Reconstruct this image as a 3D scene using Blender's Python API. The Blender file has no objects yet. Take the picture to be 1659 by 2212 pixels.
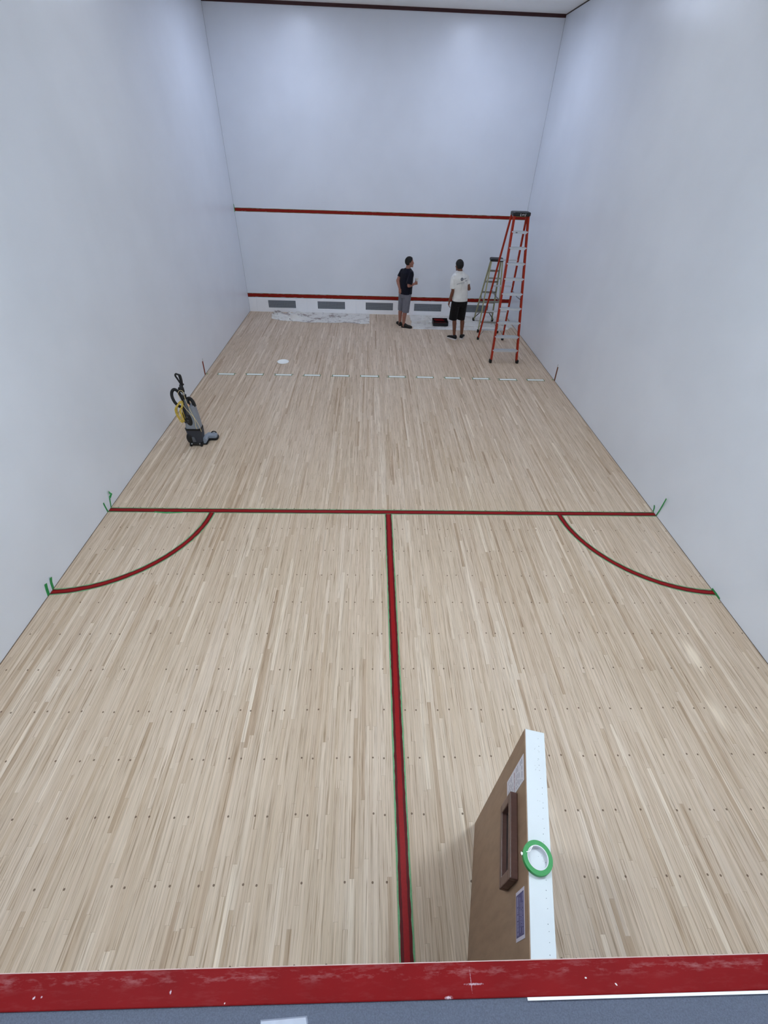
import bpy, bmesh, math, random
from mathutils import Vector, Matrix, noise
from mathutils.bvhtree import BVHTree
random.seed(7)
PI = math.pi
C = bpy.context.scene.collection
V = Vector
CW, CL, CH = 7.62, 13.716, 6.096          # court width, length, ceiling height

# ------------------------------------------------------------------ materials
def srgb(r, g, b):
    f = lambda c: (c/255/12.92) if c/255 <= .04045 else ((c/255+.055)/1.055)**2.4
    return (f(r), f(g), f(b), 1)

MATS = {}
def mat(name, col, rough=.5, metal=0, spec=.5, var=0, scale=20, bump=0, bscale=200, sheen=0, aniso=None):
    if name in MATS: return MATS[name]
    m = bpy.data.materials.new(name); m.use_nodes = True
    nt = m.node_tree; b = nt.nodes['Principled BSDF']
    b.inputs['Roughness'].default_value = rough
    b.inputs['Metallic'].default_value = metal
    b.inputs['Specular IOR Level'].default_value = spec
    if sheen: b.inputs['Sheen Weight'].default_value = sheen
    tc = nt.nodes.new('ShaderNodeTexCoord')
    n = nt.nodes.new('ShaderNodeTexNoise'); n.inputs['Scale'].default_value = scale; n.inputs['Detail'].default_value = 4
    mp = nt.nodes.new('ShaderNodeMapping')
    if aniso: mp.inputs['Scale'].default_value = aniso
    nt.links.new(tc.outputs['Object'], mp.inputs['Vector'])
    nt.links.new(mp.outputs['Vector'], n.inputs['Vector'])
    r = nt.nodes.new('ShaderNodeValToRGB')
    lo = tuple(max(0, c*(1-var)) for c in col[:3])+(1,); hi = tuple(min(1, c*(1+var)) for c in col[:3])+(1,)
    r.color_ramp.elements[0].position = .3; r.color_ramp.elements[0].color = lo
    r.color_ramp.elements[1].position = .7; r.color_ramp.elements[1].color = hi
    nt.links.new(n.outputs['Fac'], r.inputs['Fac'])
    nt.links.new(r.outputs['Color'], b.inputs['Base Color'])
    if bump:
        n2 = nt.nodes.new('ShaderNodeTexNoise'); n2.inputs['Scale'].default_value = bscale; n2.inputs['Detail'].default_value = 3
        nt.links.new(tc.outputs['Object'], n2.inputs['Vector'])
        bp = nt.nodes.new('ShaderNodeBump'); bp.inputs['Strength'].default_value = bump; bp.inputs['Distance'].default_value = .01
        nt.links.new(n2.outputs['Fac'], bp.inputs['Height']); nt.links.new(bp.outputs['Normal'], b.inputs['Normal'])
    MATS[name] = m
    return m

def emis(name, col, strength):
    m = bpy.data.materials.new(name); m.use_nodes = True
    b = m.node_tree.nodes['Principled BSDF']
    b.inputs['Base Color'].default_value = (.9, .9, .9, 1)
    b.inputs['Emission Color'].default_value = col
    b.inputs['Emission Strength'].default_value = strength
    return m

class NG:
    """small helper for math node chains"""
    def __init__(s, nt): s.nt = nt
    def _in(s, sock, v):
        if hasattr(v, 'is_output'): s.nt.links.new(v, sock)
        else: sock.default_value = v
    def m(s, op, a, b=0., c=0.):
        n = s.nt.nodes.new('ShaderNodeMath'); n.operation = op
        s._in(n.inputs[0], a); s._in(n.inputs[1], b); s._in(n.inputs[2], c)
        return n.outputs[0]
    def xyz(s, a, b, c=0.):
        n = s.nt.nodes.new('ShaderNodeCombineXYZ')
        s._in(n.inputs[0], a); s._in(n.inputs[1], b); s._in(n.inputs[2], c)
        return n.outputs[0]
    def white(s, v):
        n = s.nt.nodes.new('ShaderNodeTexWhiteNoise'); n.noise_dimensions = '3D'
        s._in(n.inputs['Vector'], v); return n.outputs['Value']
    def noise(s, v, scale=1., detail=2., rough=.5):
        n = s.nt.nodes.new('ShaderNodeTexNoise'); s._in(n.inputs['Vector'], v)
        n.inputs['Scale'].default_value = scale; n.inputs['Detail'].default_value = detail; n.inputs['Roughness'].default_value = rough
        return n.outputs['Fac']
    def ramp(s, f, pts, interp='LINEAR'):
        n = s.nt.nodes.new('ShaderNodeValToRGB'); s._in(n.inputs[0], f); e = n.color_ramp.elements
        n.color_ramp.interpolation = interp
        while len(e) < len(pts): e.new(.5)
        for q, (p, c) in zip(e, pts): q.position = p; q.color = c
        return n.outputs[0]
    def mix(s, f, a, b, mode='MIX'):
        n = s.nt.nodes.new('ShaderNodeMix'); n.data_type = 'RGBA'; n.blend_type = mode
        s._in(n.inputs[0], f); s._in(n.inputs[6], a); s._in(n.inputs[7], b)
        return n.outputs[2]

def floor_material():
    m = bpy.data.materials.new('maple_strip_floor'); m.use_nodes = True
    nt = m.node_tree; b = nt.nodes['Principled BSDF']; g = NG(nt)
    tc = nt.nodes.new('ShaderNodeTexCoord'); sp = nt.nodes.new('ShaderNodeSeparateXYZ')
    nt.links.new(tc.outputs['Object'], sp.inputs[0]); X, Y = sp.outputs[0], sp.outputs[1]
    w = .0333
    u = g.m('DIVIDE', X, w); si = g.m('FLOOR', u); fu = g.m('FRACT', u)
    r1 = g.white(g.xyz(si, 3.3, 1.7)); r2 = g.white(g.xyz(si, 9.1, 5.2))
    Ln = g.m('MULTIPLY_ADD', r2, 1.4, .7)
    v = g.m('ADD', g.m('DIVIDE', Y, Ln), g.m('MULTIPLY', r1, 37.))
    bi = g.m('FLOOR', v); fv = g.m('FRACT', v)
    rb = g.white(g.xyz(si, bi, .5)); rc = g.white(g.xyz(si, bi, 8.5))
    col = g.ramp(rb, [(0., srgb(174, 154, 133)), (.04, srgb(188, 170, 150)), (.15, srgb(195, 179, 161)), (.5, srgb(200, 185, 168)), (.85, srgb(205, 191, 175)), (.95, srgb(211, 199, 185)), (1., srgb(219, 208, 194))])
    # slight pink / grey shift per board
    col = g.mix(g.m('MULTIPLY', rc, .35), col, g.mix(.5, col, srgb(192, 172, 158)))
    off = g.m('MULTIPLY', rb, 71.)
    gr = g.noise(g.xyz(g.m('MULTIPLY', X, 85.), g.m('MULTIPLY', Y, 1.6), g.m('MULTIPLY', rb, 1.2)), 1., 4., .6)
    col = g.mix(1., col, g.ramp(gr, [(.25, (.70, .68, .65, 1)), (.42, (.92, .91, .90, 1)), (.55, (1.0, 1.0, .99, 1)), (.78, (1.13, 1.13, 1.13, 1))]), 'MULTIPLY')
    st = g.noise(g.xyz(g.m('MULTIPLY', X, 75.), g.m('MULTIPLY', Y, 1.7), g.m('ADD', off, 13.)), 1., 3., .6)
    col = g.mix(1., col, g.ramp(st, [(.0, (1, 1, 1, 1)), (.57, (1, 1, 1, 1)), (.67, (.70, .65, .59, 1)), (.8, (.5, .44, .38, 1))]), 'MULTIPLY')
    fl = g.noise(g.xyz(g.m('MULTIPLY', X, 190.), g.m('MULTIPLY', Y, 11.), off), 1., 2., .5)
    col = g.mix(1., col, g.ramp(fl, [(.0, (1, 1, 1, 1)), (.7, (1, 1, 1, 1)), (.8, (.55, .46, .38, 1))]), 'MULTIPLY')
    s2 = g.noise(g.xyz(g.m('MULTIPLY', X, 130.), g.m('MULTIPLY', Y, 2.4), g.m('ADD', off, 31.)), 1., 3., .65)
    col = g.mix(1., col, g.ramp(s2, [(.0, (1.03, 1.03, 1.03, 1)), (.56, (1.03, 1.03, 1.03, 1)), (.64, (.76, .71, .66, 1)), (.78, (.52, .45, .39, 1))]), 'MULTIPLY')
    # seams
    e1 = g.m('LESS_THAN', fu, .045)
    gap = g.m('MULTIPLY', e1, g.m('GREATER_THAN', g.noise(g.xyz(si, g.m('MULTIPLY', Y, .9), 4.), 1., 1.), .45))
    e2 = g.m('LESS_THAN', g.m('MULTIPLY', fv, Ln), .0022)
    col = g.mix(g.m('MULTIPLY', gap, .34), col, srgb(120, 96, 76))
    col = g.mix(g.m('MULTIPLY', e2, .3), col, srgb(110, 88, 70))
    # broad tone drift
    dr = g.noise(g.xyz(g.m('MULTIPLY', X, .9), g.m('MULTIPLY', Y, .35), 2.), 1., 2.)
    col = g.mix(1., col, g.ramp(dr, [(.3, (.95, .93, .90, 1)), (.7, (1.03, 1.03, 1.04, 1))]), 'MULTIPLY')
    # sanded pale patches near the right wall
    wob = g.m('MULTIPLY', g.m('SUBTRACT', g.noise(g.xyz(g.m('MULTIPLY', X, 30.), g.m('MULTIPLY', Y, 2.), 0.), 1., 3.), .5), 2.2)
    for (px, py, sx, sy, k) in ((6.90, 2.36, .07, .22, .6), (6.78, 1.76, .07, .20, .55), (6.98, 1.62, .05, .15, .35)):
        dx = g.m('DIVIDE', g.m('SUBTRACT', X, px), sx); dy = g.m('DIVIDE', g.m('SUBTRACT', Y, py), sy)
        d = g.m('ADD', g.m('SQRT', g.m('ADD', g.m('MULTIPLY', dx, dx), g.m('MULTIPLY', dy, dy))), wob)
        msk = g.ramp(d, [(.2, (k, k, k, 1)), (1., (0, 0, 0, 1))])
        col = g.mix(msk, col, srgb(240, 228, 210))
    # plugged fixings: pairs 0.2/0.1 m apart on joists every 0.4064 m
    row = g.m('DIVIDE', g.m('SUBTRACT', Y, .595), .4064)
    ri = g.m('ROUND', row)
    best = None
    for k, ph in enumerate((.095, .295)):
        cx = g.m('DIVIDE', g.m('SUBTRACT', X, ph), .3); ci = g.m('ROUND', cx)
        key = g.xyz(ci, ri, 1.3+k)
        jit = g.m('MULTIPLY', g.m('SUBTRACT', g.white(key), .5), .035)
        keep = g.m('GREATER_THAN', g.white(g.xyz(ri, ci, 6.3+k)), .16)
        dx = g.m('SUBTRACT', g.m('MULTIPLY', g.m('SUBTRACT', cx, ci), .3), g.m('MULTIPLY', jit, .45))
        dy = g.m('SUBTRACT', g.m('MULTIPLY', g.m('SUBTRACT', row, ri), .4064), g.m('MULTIPLY', jit, .4))
        d = g.m('SQRT', g.m('ADD', g.m('MULTIPLY', dx, dx), g.m('MULTIPLY', dy, dy)))
        dot = g.m('MULTIPLY', g.m('MULTIPLY', g.m('LESS_THAN', d, .0076), keep), g.m('SUBTRACT', 1., g.m('MULTIPLY', g.m('GREATER_THAN', Y, 4.9), .6)))
        best = dot if best is None else g.m('MAXIMUM', best, dot)
    col = g.mix(g.m('MULTIPLY', best, .88), col, srgb(96, 74, 58))
    col = g.mix(1., col, (1.10, 1.045, .99, 1), 'MULTIPLY')
    nt.links.new(col, b.inputs['Base Color'])
    b.inputs['Roughness'].default_value = .55; b.inputs['Specular IOR Level'].default_value = .35
    return m

def wall_material(name, col, rough=.36):
    m = bpy.data.materials.new(name); m.use_nodes = True
    nt = m.node_tree; b = nt.nodes['Principled BSDF']; g = NG(nt)
    tc = nt.nodes.new('ShaderNodeTexCoord')
    n = g.noise(tc.outputs['Object'], 1.1, 3.)
    c = g.mix(1., col, g.ramp(n, [(.3, (.965, .965, .965, 1)), (.7, (1.02, 1.02, 1.02, 1))]), 'MULTIPLY')
    nt.links.new(c, b.inputs['Base Color'])
    b.inputs['Roughness'].default_value = rough
    n2 = g.noise(tc.outputs['Object'], 190., 2.)
    bp = nt.nodes.new('ShaderNodeBump'); bp.inputs['Strength'].default_value = .08; bp.inputs['Distance'].default_value = .003
    nt.links.new(n2, bp.inputs['Height']); nt.links.new(bp.outputs['Normal'], b.inputs['Normal'])
    return m

WALL = wall_material('white_court_paint', (.785, .82, .885, 1), .29)
CEIL = wall_material('ceiling_paint', (.90, .89, .86, 1), .8)
FLOOR = floor_material()
RED = mat('red_line_paint', srgb(146, 14, 18), .45, spec=.2, var=.07, scale=60)
REDW = mat('red_wall_paint', srgb(140, 24, 14), .5, spec=.2, var=.08, scale=30)
REDD = mat('dark_red_paint', srgb(92, 12, 17), .5, spec=.2, var=.1, scale=60)
MAROON = mat('maroon_trim_paint', srgb(62, 22, 26), .5, var=.1)
TAPE = mat('green_masking_tape', srgb(42, 150, 78), .6, var=.05)
TAPED = mat('green_tape_stuck_down', srgb(104, 158, 110), .6, var=.12, scale=80)
TAPEO = mat('paint_stained_tape', srgb(96, 98, 52), .6, var=.25, scale=90)
WHITE = mat('white_line_paint', srgb(250, 252, 250), .5)
PANEL = mat('white_panel_paint', (.94, .94, .96, 1), .45, var=.02, scale=6)
BLACK = mat('black_plastic', srgb(13, 13, 15), .5)
RUBBER = mat('black_rubber', srgb(11, 11, 12), .8)
ALU = mat('brushed_aluminium', srgb(205, 210, 216), .38, metal=.55, var=.04, scale=60)
STEEL = mat('grey_steel', srgb(120, 124, 128), .4, metal=.8)

# ------------------------------------------------------------------ mesh helpers
def link(name, me, m, parent=None, smooth=False):
    o = bpy.data.objects.new(name, me); C.objects.link(o)
    if m is not None:
        for k in (m if isinstance(m, (list, tuple)) else [m]): me.materials.append(k)
    if smooth:
        for p in me.polygons: p.use_smooth = True
    if parent is not None: o.parent = parent
    return o

def obj(name, bm, m, parent=None, smooth=False, bevel=0, seg=2):
    bmesh.ops.recalc_face_normals(bm, faces=bm.faces)
    me = bpy.data.meshes.new(name); bm.to_mesh(me); bm.free()
    o = link(name, me, m, parent, smooth)
    if bevel:
        md = o.modifiers.new('bevel', 'BEVEL'); md.width = bevel; md.segments = seg; md.limit_method = 'ANGLE'; md.angle_limit = .7
    return o

def tag(o, label, cat, group=None):
    o['label'] = label; o['category'] = cat
    if group: o['group'] = group
    return o
def struct(o): o['kind'] = 'structure'; return o
def thing(name, label, cat, loc=(0, 0, 0), rz=0, group=None):
    o = bpy.data.objects.new(name, None); C.objects.link(o)
    o.location = loc; o.rotation_euler = (0, 0, rz); o.empty_display_size = .1
    return tag(o, label, cat, group)

def BM(): return bmesh.new()
def box(bm, x0, x1, y0, y1, z0, z1, mi=0):
    v = [bm.verts.new(p) for p in ((x0, y0, z0), (x1, y0, z0), (x1, y1, z0), (x0, y1, z0), (x0, y0, z1), (x1, y0, z1), (x1, y1, z1), (x0, y1, z1))]
    for f in ((3, 2, 1, 0), (4, 5, 6, 7), (0, 1, 5, 4), (1, 2, 6, 5), (2, 3, 7, 6), (3, 0, 4, 7)):
        bm.faces.new([v[i] for i in f]).material_index = mi
def bar(bm, a, b, w, d, up=(0, 0, 1), w2=None, d2=None):
    """rectangular bar from a to b, w across (perpendicular to up), d along the 'up' side"""
    a, b = V(a), V(b); t = (b-a).normalized(); s = t.cross(V(up))
    if s.length < 1e-4: s = t.cross(V((0, 1, 0)))
    s.normalize(); n = s.cross(t).normalized()
    w2 = w if w2 is None else w2; d2 = d if d2 is None else d2
    r = []
    for p, ww, dd in ((a, w, d), (b, w2, d2)):
        r.append([bm.verts.new(p+s*(i*ww/2)+n*(j*dd/2)) for i, j in ((-1, -1), (1, -1), (1, 1), (-1, 1))])
    bm.faces.new(r[0][::-1]); bm.faces.new(r[1])
    for i in range(4): bm.faces.new((r[0][i], r[0][(i+1) % 4], r[1][(i+1) % 4], r[1][i]))
def ring_loft(bm, rings, cap=True, closed=False):
    R = [[bm.verts.new(p) for p in r] for r in rings]; n = len(R[0])
    pairs = list(zip(R, R[1:])) + ([(R[-1], R[0])] if closed else [])
    for a, b in pairs:
        for i in range(n): bm.faces.new((a[i], a[(i+1) % n], b[(i+1) % n], b[i]))
    if cap and not closed: bm.faces.new(R[0][::-1]); bm.faces.new(R[-1])
def spline(pts, n=8, closed=False):
    pts = [V(p) for p in pts]; out = []; N = len(pts)
    rng = range(N) if closed else range(N-1)
    for i in rng:
        if closed: p0, p1, p2, p3 = pts[i-1], pts[i], pts[(i+1) % N], pts[(i+2) % N]
        else: p0, p1, p2, p3 = pts[max(i-1, 0)], pts[i], pts[i+1], pts[min(i+2, N-1)]
        for k in range(n):
            t = k/n
            out.append(.5*((2*p1)+(p2-p0)*t+(2*p0-5*p1+4*p2-p3)*t*t+(3*p1-p0-3*p2+p3)*t**3))
    if not closed: out.append(pts[-1])
    return out
def tube(bm, pts, r, n=10, closed=False, rib=0):
    pts = [V(p) for p in pts]; rings = []; N = len(pts); nrm = None
    for i, p in enumerate(pts):
        if closed: t = pts[(i+1) % N]-pts[i-1]
        else: t = pts[min(i+1, N-1)]-pts[max(i-1, 0)]
        t.normalize()
        if nrm is None:
            nrm = t.orthogonal().normalized()
        nrm = (nrm-t*nrm.dot(t)).normalized(); bn = t.cross(nrm)
        rr = r[i] if isinstance(r, (list, tuple)) else r
        if rib: rr = rr*(1+rib*(i % 2))
        rings.append([p+nrm*math.cos(2*PI*k/n)*rr+bn*math.sin(2*PI*k/n)*rr for k in range(n)])
    ring_loft(bm, rings, closed=closed)
def lathe(bm, prof, cx=0, cy=0, n=48, closed=False):
    rings = [[V((cx+r*math.cos(2*PI*k/n), cy+r*math.sin(2*PI*k/n), z)) for k in range(n)] for r, z in prof]
    ring_loft(bm, rings, cap=not closed, closed=closed)
def ball(bm, c, r, sub=3, rot=None):
    s = bmesh.ops.create_icosphere(bm, subdivisions=sub, radius=1)
    rx, ry, rz = r if isinstance(r, (tuple, list)) else (r, r, r)
    M = Matrix.Translation(V(c)) @ (rot.to_4x4() if rot else Matrix()) @ Matrix.Diagonal((rx, ry, rz, 1))
    bmesh.ops.transform(bm, matrix=M, verts=s['verts'])
def capsule(bm, a, b, ra, rb, n=16, flat_b=False):
    a, b = V(a), V(b); t = (b-a).normalized(); s = t.orthogonal().normalized(); u = t.cross(s)
    ring_loft(bm, [[p+s*math.cos(2*PI*k/n)*r+u*math.sin(2*PI*k/n)*r for k in range(n)] for p, r in ((a, ra), (b, rb))])
    ball(bm, a, ra, 2)
    if not flat_b: ball(bm, b, rb, 2)
def strip(bm, pts, w, z, h=.0006, nrm=(0, 0, 1), jit=0, seed=0):
    """thin flat ribbon along pts (list of 3D), width w, thickness h along nrm, offset z along nrm"""
    rnd = random.Random(seed); nrm = V(nrm); pts = [V(p) for p in pts]; rings = []
    for i, p in enumerate(pts):
        t = (pts[min(i+1, len(pts)-1)]-pts[max(i-1, 0)]).normalized(); s = t.cross(nrm).normalized()
        a = w/2+(rnd.uniform(-jit, jit)); b = w/2+(rnd.uniform(-jit, jit))
        q = p+nrm*z
        rings.append([q-s*a, q+s*b, q+s*b+nrm*h, q-s*a+nrm*h])
    ring_loft(bm, rings)
def lerp_pts(a, b, n): a, b = V(a), V(b); return [a.lerp(b, i/n) for i in range(n+1)]

# ------------------------------------------------------------------ the room
b = BM(); box(b, 0, CW, .043, CL, -.05, 0); struct(obj('floor', b, FLOOR))
b = BM(); box(b, -.2, 0, -3, CL+.2, -.05, CH+.1); struct(obj('wall_left', b, WALL))
b = BM(); box(b, CW, CW+.2, -3, CL+.2, -.05, CH+.1); struct(obj('wall_right', b, WALL))
b = BM(); box(b, 0, CW, CL, CL+.2, -.05, CH+.1); struct(obj('wall_front', b, WALL))
# ceiling with openings left for nothing: fixtures sit just under it
b = BM(); box(b, 0, CW, -3, CL, CH, CH+.1); struct(obj('ceiling', b, CEIL))
# back wall of the court with its doorway; gallery floor behind and above it
YB = .043
b = BM(); box(b, 0, 3.22, -.1, YB, 0, 2.06); box(b, 4.20, CW, -.1, YB, 0, 2.06); box(b, 3.22, 4.20, -.1, YB, 1.66, 2.06)
struct(obj('wall_back', b, WALL))
b = BM(); box(b, 0, CW, -3, -.1, -.05, 0); struct(obj('floor', b, mat('corridor_floor', srgb(96, 98, 104), .8)))
GREY = mat('grey_gallery_carpet', srgb(104, 110, 126), .95, spec=.2, var=.16, scale=260, bump=.5, bscale=500)
b = BM(); box(b, 0, CW, -3, -.0295, 2.06, 2.124); struct(obj('floor', b, GREY))
b = BM(); box(b, 0, CW, -3.2, -3, -.05, CH+.1); struct(obj('wall_gallery', b, WALL))

# painted cap on top of the back wall
SCUFFS = ((3.858, -.0015, .030, .0028, .6), (3.782, -.0262, .012, .004, .8), (3.003, -.0005, .0035, .0045, .95), (2.632, -.0045, .0045, .0035, .95), (2.652, -.003, .0025, .003, .8), (3.850, .006, .0015, .030, .35))
def cap_material():
    m = bpy.data.materials.new('scuffed_red_cap'); m.use_nodes = True
    nt = m.node_tree; bs = nt.nodes['Principled BSDF']; g = NG(nt)
    tc = nt.nodes.new('ShaderNodeTexCoord'); sp = nt.nodes.new('ShaderNodeSeparateXYZ')
    nt.links.new(tc.outputs['Object'], sp.inputs[0]); X, Y = sp.outputs[0], sp.outputs[1]
    base = g.ramp(g.noise(tc.outputs['Object'], 6., 3.), [(.3, srgb(118, 11, 14)), (.7, srgb(128, 16, 19))])
    sc = g.noise(g.xyz(g.m('MULTIPLY', X, 14.), g.m('MULTIPLY', Y, 60.), 0.), 1., 5., .7)
    sc = g.ramp(sc, [(.0, (0, 0, 0, 1)), (.5, (0, 0, 0, 1)), (.75, (.42, .42, .42, 1))])
    band = g.ramp(g.m('DIVIDE', g.m('ADD', Y, .03), .073), [(.5, (.1, .1, .1, 1)), (.75, (1, 1, 1, 1)), (.92, (.4, .4, .4, 1))])
    c = g.mix(g.m('MULTIPLY', sc, band), base, srgb(196, 150, 152))
    chips = g.m('GREATER_THAN', g.noise(g.xyz(g.m('MULTIPLY', X, 46.), g.m('MULTIPLY', Y, 60.), 9.), 1., 1.), .80)
    c = g.mix(chips, c, srgb(225, 214, 212))
    nt.links.new(c, bs.inputs['Base Color']); # individual chips and scuffs
    for (px, py, sx, sy, k) in SCUFFS:
        dx = g.m('DIVIDE', g.m('SUBTRACT', X, px), sx); dy = g.m('DIVIDE', g.m('SUBTRACT', Y, py), sy)
        d = g.m('ADD', g.m('SQRT', g.m('ADD', g.m('MULTIPLY', dx, dx), g.m('MULTIPLY', dy, dy))), g.m('MULTIPLY', g.m('SUBTRACT', g.noise(tc.outputs['Object'], 260., 2.), .5), 1.6))
        c = g.mix(g.ramp(d, [(.3, (k, k, k, 1)), (.95, (0, 0, 0, 1))]), c, srgb(222, 200, 212))
    nt.links.new(c, bs.inputs['Base Color']); bs.inputs['Specular IOR Level'].default_value = .12
    bs.inputs['Roughness'].default_value = .5
    return m
b = BM(); box(b, 0, CW, -.0295, .0435, 2.062, 2.130); struct(obj('trim_1', b, cap_material(), bevel=.003))
b = BM(); box(b, 0, CW, .0435, .0455, 2.066, 2.128); struct(obj('trim_2', b, mat('raw_cap_edge', srgb(208, 176, 170), .6)))
b = BM(); box(b, 4.005, CW, -.036, -.0297, 2.124, 2.1305); struct(obj('trim_3', b, PANEL))
# dark red line where front wall meets ceiling, thin dark joints elsewhere
b = BM(); box(b, 0, CW, CL-.012, CL, CH-.055, CH); struct(obj('trim_4', b, MAROON))
JOINT = mat('dark_joint', srgb(74, 66, 62), .9)
b = BM(); box(b, CW-.006, CW, 0, CL-.012, CH-.02, CH); struct(obj('trim_5', b, JOINT))
b = BM(); box(b, 0, .006, 0, CL-.012, CH-.02, CH); struct(obj('trim_6', b, JOINT))
GAP = mat('floor_edge_gap', srgb(96, 78, 62), .9)
b = BM(); box(b, 0, .006, YB, CL-.022, 0, .003); struct(obj('trim_7', b, GAP))
b = BM(); box(b, CW-.006, CW, YB, CL-.022, 0, .003); struct(obj('trim_8', b, GAP))
CORNER = mat('corner_crack_shade', srgb(170, 172, 178), .8, var=.15, scale=3)  # grey strips paint in the thin crack and shade of the front corners
b = BM(); box(b, 0, .004, CL-.004, CL, .40, CH-.06); struct(obj('trim_9', b, CORNER))
b = BM(); box(b, CW-.004, CW, CL-.004, CL, .40, CH-.06); struct(obj('trim_10', b, CORNER))

# ------------------------------------------------------------------ ceiling lights
def light(x, y, label, lens, hl):
    t = thing('ceiling_light', label, 'ceiling light', (x, y, CH), 0, 'flush ceiling lights')
    b = BM(); e = hl+.03
    for x0, x1, y0, y1 in ((-.32, .32, -e, -hl), (-.32, .32, hl, e), (-.32, -.29, -hl, hl), (.29, .32, -hl, hl)):
        box(b, x0, x1, y0, y1, -.05, 0)
    obj('frame', b, ALU, t)
    b = BM(); box(b, -.29, .29, -hl, hl, -.04, -.03); obj('diffuser', b, lens, t)
# rows along the court: distance from the back wall, strength, colour, half length of the fitting
ROWS = [(11.8, 18.0, (.66, .76, 1., 1), .59, 'nearest the front wall'), (7.4, 8.0, (.95, 1., 1., 1), .59, 'at mid court'),
        (1.75, 108., (.80, .92, 1., 1), .29, 'nearest the open door'), (-1.6, 8., (.88, .95, 1., 1), .59, 'over the gallery')]
for y, st, lc, hl, where in ROWS:
    lens = emis('light_lens', lc, st)
    for x, side in ((1.85, 'left'), (5.8, 'right')):
        light(x, y, 'flush white ceiling light on the %s side, %s' % (side, where), lens, hl)

# ------------------------------------------------------------------ front wall: kickboard panels with vents, red lines
seams = [0.004, .229, 1.676, 3.111, 4.54, 5.96, 7.40, CW-.004]
vents = {1: (.566, 1.356), 2: (1.995, 2.790), 3: (3.397, 4.196), 4: (4.823, 5.628), 5: (6.225, 7.014)}
VENTBACK = mat('vent_dark', srgb(66, 70, 78), .8)
MESHM = mat('vent_grille_metal', srgb(150, 155, 162), .6)
names = {0: 'narrow white kickboard piece in the left front corner', 1: 'white kickboard panel with mesh vent nearest the left corner',
         2: 'white vented kickboard panel behind the first drop cloth, right half', 3: 'white vented kickboard panel in the middle, left of the man in navy',
         4: 'white vented kickboard panel between the two men', 5: 'white vented kickboard panel behind the yellow ladder', 6: 'narrow white kickboard piece in the right front corner'}
SCREW = mat('panel_screws', srgb(120, 120, 124), .6)
for i in range(7):
    x0, x1 = seams[i]+.0035, seams[i+1]-.0035
    t = thing('kickboard_panel', names[i], 'wall panel', ((x0+x1)/2, CL, 0), 0, 'kickboard panels along the front wall')
    cx = (x0+x1)/2; b = BM(); y0, y1 = -.02, 0; ZT = .375
    if i in vents:
        a, c = vents[i]; zb, zt = .117, .318
        box(b, x0-cx, x1-cx, y0, y1, .0, zb); box(b, x0-cx, x1-cx, y0, y1, zt, ZT)
        box(b, x0-cx, a-cx, y0, y1, zb, zt); box(b, c-cx, x1-cx, y0, y1, zb, zt)
    else: box(b, x0-cx, x1-cx, y0, y1, 0, ZT)
    obj('board', b, PANEL, t)
    if i in vents:
        b = BM(); box(b, a-cx, c-cx, -.006, -.002, zb, zt); vb = obj('vent', b, VENTBACK, t)
        b = BM()
        for k in range(1, 9): box(b, a-cx, c-cx, -.016, -.013, zb+(zt-zb)*k/9-.0036, zb+(zt-zb)*k/9+.0036)
        n = 34
        for k in range(1, n): box(b, a-cx+(c-a)*k/n-.0034, a-cx+(c-a)*k/n+.0034, -.0165, -.0125, zb, zt)
        g_ = obj('grille', b, MESHM, vb)

def wall_line(label, z0, z1, x0, x1, seed, cat='court line'):
    y = CL
    b = BM(); strip(b, lerp_pts((x0, y, (z0+z1)/2), (x1, y, (z0+z1)/2), 160), (z1-z0)*.88, .0015, .0012, (0, -1, 0), .0025, seed)
    o = tag(obj('court_line', b, REDW), label, cat)
    for zz in (z0-.001, z1+.001):
        b = BM(); strip(b, lerp_pts((x0, y, zz), (x1, y, zz), 60), .013, .0004, .0008, (0, -1, 0), .002, seed+3); obj('masking_tape', b, TAPEO, o)
    return o
wall_line('red service line with green tape edges, high across the front wall', 2.450, 2.516, .002, CW-.002, 1)
wall_line('red tell-tale line just above the white kickboard panels', .397, .488, .002, CW-.002, 5)
b = BM(); strip(b, [(.010, CL, 2.43), (.009, CL, 2.52), (.006, CL, 2.595)], .016, .0028, .0008, (0, -1, 0)); tag(obj('masking_tape', b, TAPE), 'upright end of green tape at the left corner of the high red wall line', 'tape')

# ------------------------------------------------------------------ floor lines
def floor_line(label, pts, w, seed, ends=()):
    b = BM(); strip(b, pts, w*.5, .0014, .0006, jit=.002, seed=seed); o = tag(obj('court_line', b, RED), label, 'court line')
    b = BM(); strip(b, pts, w, .0008, .0006, jit=.0025, seed=seed+1); obj('paint_edge', b, REDD, o)
    b = BM(); strip(b, pts, w+.026, .0002, .0006, jit=.001, seed=seed+2); obj('masking_tape', b, TAPED, o)
    for e in ends:
        pl, wd, nr = e
        b = BM(); strip(b, [V(p) for p in pl], wd, .0005, .0008, nr, .001, seed+5); obj('tape_end', b, TAPE, o)
    return o
LN, RN = (1, 0, 0), (-1, 0, 0)
floor_line('long red line across the floor from wall to wall', lerp_pts((.004, 4.604, 0), (CW-.004, 4.604, 0), 120), .074, 11,
           [([(0, 4.560, .0), (0, 4.556, .09), (.002, 4.553, .16)], .024, LN), ([(0, 4.655, .0), (0, 4.69, .08), (.004, 4.707, .13)], .024, LN),
            ([(.006, 4.707, .13), (.03, 4.735, .17), (.012, 4.73, .20), (.03, 4.72, .225)], .030, (.7, 0, .7)),
            ([(CW, 4.575, .0), (CW-.003, 4.563, .10), (CW-.012, 4.55, .20), (CW-.03, 4.53, .345)], .022, RN),
            ([(CW, 4.66, .0), (CW-.005, 4.675, .06), (CW-.012, 4.69, .10)], .022, RN)])
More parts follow.
